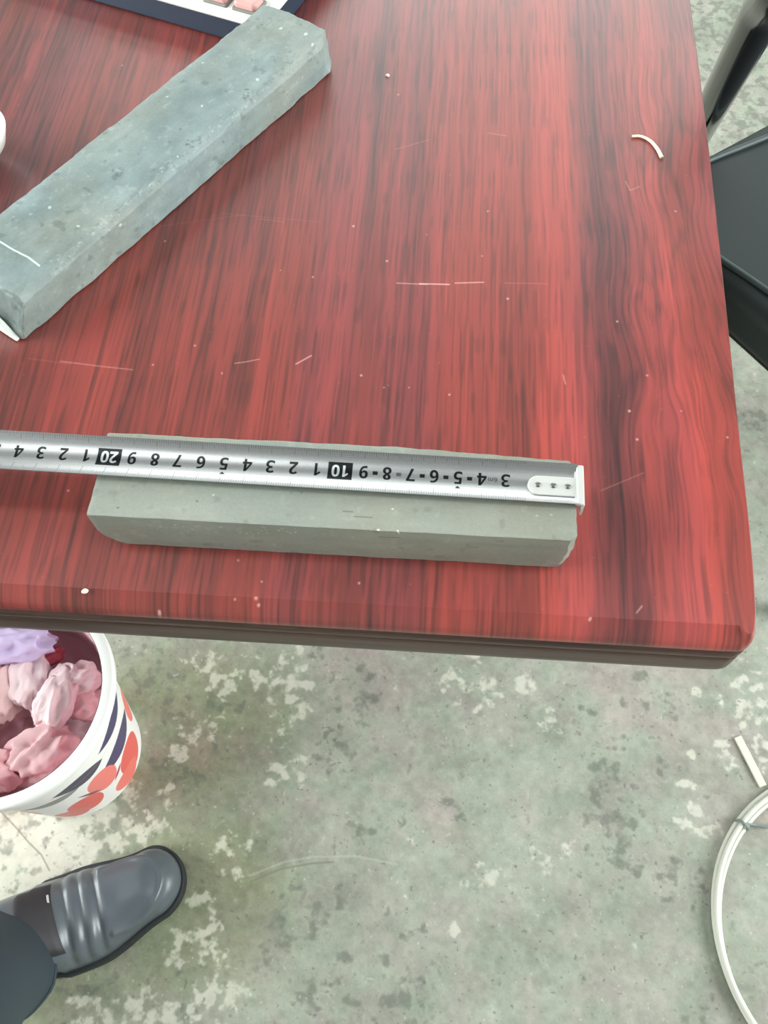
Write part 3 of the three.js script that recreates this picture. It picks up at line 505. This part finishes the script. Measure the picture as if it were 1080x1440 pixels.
  tissue(2, 1084, .170, .027, 1.0, .9, -.4, rgb(240, 186, 190), 'pink tissue at the near left of the waste bin, cut by the picture edge', 28);
  tissue(2, 965, .16, .036, .9, 1.3, .1, rgb(242, 206, 206), 'pale pink tissue at the left of the waste bin, cut by the picture edge', 33);
  tissue(18, 905, .185, .034, 1.5, .7, .1, rgb(204, 186, 222), 'violet crumpled wrapper at the far left inside the waste bin', 38, 'wrapper', 'wrapper', null);
  tissue(68, 922, .165, .015, 1.3, .8, .2, rgb(190, 84, 100), 'small red scrap of paper behind the tissues in the waste bin', 41, 'paper_scrap', 'scrap', null);
}

// ------------------------------------------------------------------ cable coil and strip on the floor
{
  const c = V(.3859, 0, .0497), o = thing('cable_coil', 'coil of thin white cable lying on the concrete floor at right', 'cable', [c.x, 0, c.z]);
  const m = std({ color: rgb(226, 228, 216), roughness: .45 }), r = rng(9);
  [[.1795, .0035, 0], [.1765, .0095, 1.2], [.1735, .0042, 2.4]].forEach(([R, y, ph]) => {
    const pts = []; for (let k = 0; k < 48; k++) { const t = k / 48 * 2 * Math.PI; pts.push(V(Math.cos(t) * (R + .002 * Math.sin(2 * t + ph)), y + .0012 * Math.sin(3 * t + ph), Math.sin(t) * (R + .002 * Math.sin(2 * t + ph)))); }
    mesh('cable_turn', tube(pts, .0030, 220, 10, true), m, o);
  });
  const tp = P(1046, 1161, .008).sub(c), ta = Math.atan2(tp.z, tp.x), tie = new THREE.TorusGeometry(.0075, .0016, 8, 28); tie.scale(1, 1.05, 1); tie.rotateY(-ta);
  tie.translate(Math.cos(ta) * .1765, .0066, Math.sin(ta) * .1765); tie.index && 0;
  const tail = rod([V(Math.cos(ta) * .1765, .0145, Math.sin(ta) * .1765), ...[[1062, 1160], [1078, 1163], [1100, 1160]].map((p) => P(p[0], p[1], .006).sub(c))], .0014, 30, 8);
  mesh('tie_wire', mergeGeometries([tie, tail]), std({ color: rgb(128, 142, 140), roughness: .5 }), o);
  const a = P(1037, 1036, .002), b = P(1073, 1106, .002), d = b.clone().sub(a), g = box(d.length(), .003, .0095, 0, .0015, 0, .001);
  const s = mesh('plastic_strip', g, std({ color: rgb(226, 230, 208), roughness: .5 })); s.position.set((a.x + b.x) / 2, .0005, (a.z + b.z) / 2); s.rotation.y = Math.atan2(-d.z, d.x);
  tag(s, 'straight flat white plastic strip on the floor above the cable coil', 'strip');
}

// ------------------------------------------------------------------ person: trouser leg and shoe
{
  const U = V(.893, 0, -.451), X = V(.451, 0, .893), toe = V(0, 0, 0).addScaledVector(U, -.370).addScaledVector(X, -.1525), SL = .292;
  const o = thing('person', 'person standing in dark trousers and a scuffed black leather slip-on shoe', 'person', [toe.x, 0, toe.z], Math.atan2(-U.z, U.x));
  // own axes: +x to the toe (tip at 0), heel at -SL; +z to the near side of the picture
  const half = (t) => { const f = t < .12 ? Math.sqrt(1 - (1 - t / .12) ** 2) * .74 + .0 : mix(.74, 1, sm(.12, .38, t)); const bk = t > .72 ? mix(1, .70, sm(.72, 1, t)) * (t > .93 ? Math.sqrt(Math.max(0, 1 - ((t - .93) / .07) ** 2)) * .9 + .1 * (1 - (t - .93) / .07) : 1) : 1; return .0495 * f * bk * (t > .5 ? mix(1, .84, sm(.42, .7, t)) : 1); };   // t from toe (0) to heel (1)
  const height = (t) => mix(.034, .050, sm(0, .14, t)) + .012 * sm(.2, .42, t) + .030 * sm(.38, .62, t);
  const ease = (b) => .5 - .5 * Math.cos(Math.PI * b);
  const bend = (t) => .007 * Math.sin(Math.PI * clamp((t - .05) / .6));
  const up = grid(64, 170, (a, b) => {
    const t = ease(b), an = Math.PI * a, w = half(t) * .98, h = height(t) * (t < .05 ? Math.sqrt(1 - (1 - t / .05) ** 2) * .55 + .45 : 1) - .012;
    const cs = Math.cos(an), sn = Math.sin(an), e = .72;
    let z = -Math.sign(cs) * Math.pow(Math.abs(cs), e) * w, y = Math.pow(Math.max(0, sn), .85) * h;
    // toe apron: a raised welt round the toe piece, and creases across the vamp
    const q = Math.hypot((z) / .034, Math.min(0, t * SL - .068) / .052 ), rim = Math.exp(-(((q - 1) / .075) ** 2)) * sm(.16, .22, Math.max(sn, 0)) * (t < .28 ? 1 : 0);
    let off = .0032 * rim;
    for (const [tc, wd, dp] of [[.30, .014, .0042], [.355, .012, .0032], [.41, .013, .0036]]) off -= dp * Math.exp(-(((t - tc - .02 * cs * cs + .012 * cs) / wd) ** 2)) * sm(.05, .5, sn);
    off += .0012 * (n3(t * 30, a * 9, 1, 6) - .5) * sm(.25, .5, t);
    y += off * Math.max(.2, sn); z += -cs * off;
    return [-t * SL, y + .014, z + bend(t)];
  });
  const leather = phys({ color: rgb(84, 92, 98), roughness: .36, clearcoat: .35, clearcoatRoughness: .3, side: THREE.DoubleSide });
  const shoe = mesh('shoe', up, leather, o);
  const so = new THREE.Shape(); const NP = 60, pt = (t, s) => new THREE.Vector2(-t * SL * 1.008 + .0018, s * half(t) * 1.045 + bend(t));
  for (let k = 0; k <= NP; k++) { const p = pt(ease(k / NP), 1); k ? so.lineTo(p.x, p.y) : so.moveTo(p.x, p.y); } for (let k = NP; k >= 0; k--) { const p = pt(ease(k / NP), -1); so.lineTo(p.x, p.y); }
  const sg = new THREE.ExtrudeGeometry(so, { depth: .014, bevelEnabled: true, bevelSize: .0015, bevelThickness: .0015, bevelSegments: 2 }); sg.rotateX(Math.PI / 2); sg.translate(0, .0158, 0);
  mesh('sole', sg, std({ color: rgb(34, 37, 40), roughness: .6 }), shoe);
  // strap across the instep and tongue edge; the pale dash paints a seam highlight
  const band = (t0, t1, lift, mat, name, z0 = .2, z1 = .8) => mesh(name, grid(24, 10, (a, b) => {
    const t = mix(t0, t1, b), an = Math.PI * mix(z0, z1, a), w = half(t) * .98, h = height(t) - .012, cs = Math.cos(an), sn = Math.sin(an), ed = lift * Math.min(1, Math.min(a, 1 - a, b, 1 - b) * 10);
    return [-t * SL, Math.pow(sn, .85) * h + .0135 + ed * sn + .0002, -Math.sign(cs) * Math.pow(Math.abs(cs), .72) * w - cs * ed + bend(t)];
  }), mat, shoe);
  band(.44, .56, .0026, std({ color: rgb(44, 42, 46), roughness: .6, side: THREE.DoubleSide }), 'elastic_gusset', .22, .72);
  band(.446, .452, .0036, std({ color: rgb(190, 190, 186), roughness: .5, side: THREE.DoubleSide }), 'seam_highlight', .36, .425);
  // leg: ankle in a dark sock, trouser over it
  const toLocal = (w) => o.worldToLocal(w.clone()); o.updateMatrixWorld(true);
  const ank = V(-.212, .085, .010), knee = toLocal(V(-.49, .49, .282)), hip = toLocal(V(-.60, .86, .46));
  const sock = grid(32, 16, (a, b) => { const t = a * 2 * Math.PI, r = mix(.040, .034, b); return [ank.x + Math.cos(t) * r * 1.15, mix(.05, .2, b), ank.z + Math.sin(t) * r]; }, null, true);
  mesh('sock', sock, std({ color: rgb(30, 32, 36), roughness: .95, side: THREE.DoubleSide }), o);
  const hemC = V(-.214, .060, .024), curve = new THREE.CatmullRomCurve3([hemC, V(mix(hemC.x, knee.x, .45), .26, mix(hemC.z, knee.z, .42)), knee, V(mix(knee.x, hip.x, .5), .68, mix(knee.z, hip.z, .5)), hip]);
  const leg = grid(64, 90, (a, b) => {
    const p = curve.getPoint(b), t = a * 2 * Math.PI, r = mix(.064, .086, sm(0, .45, b)) + .02 * sm(.5, 1, b);
    const f = (fbm(Math.cos(t) * 1.6 + 4, Math.sin(t) * 1.6 + b * 9, 3, 91) - .5), k = r * (1 + .10 * f + .05 * Math.sin(t * 3 + b * 14) * Math.exp(-b * 9));
    const dip = b < .02 ? -.012 * Math.cos(t) * (1 - b / .02) : 0;
    return [p.x + Math.cos(t) * k * 1.12, p.y - dip * -1, p.z + Math.sin(t) * k];
  }, null, true);
  const cloth = std({ color: rgb(46, 58, 66), roughness: .9, side: THREE.DoubleSide });
  const tr = mesh('trouser_leg', leg, cloth, o);
  const hemT = grid(64, 8, (a, b) => { const t = a * 2 * Math.PI, an = b * 2 * Math.PI, p = curve.getPoint(.004), f = (fbm(Math.cos(t) * 1.6 + 4, Math.sin(t) * 1.6, 3, 91) - .5), k = .0645 * (1 + .1 * f + .05 * Math.sin(t * 3)) + Math.cos(an) * .0016; return [p.x + Math.cos(t) * k * 1.12, p.y - .011 * Math.cos(t) + Math.sin(an) * .003, p.z + Math.sin(t) * k]; }, null, true);
  mesh('hem', hemT, cloth, tr);
}
renderer.render(scene, camera);
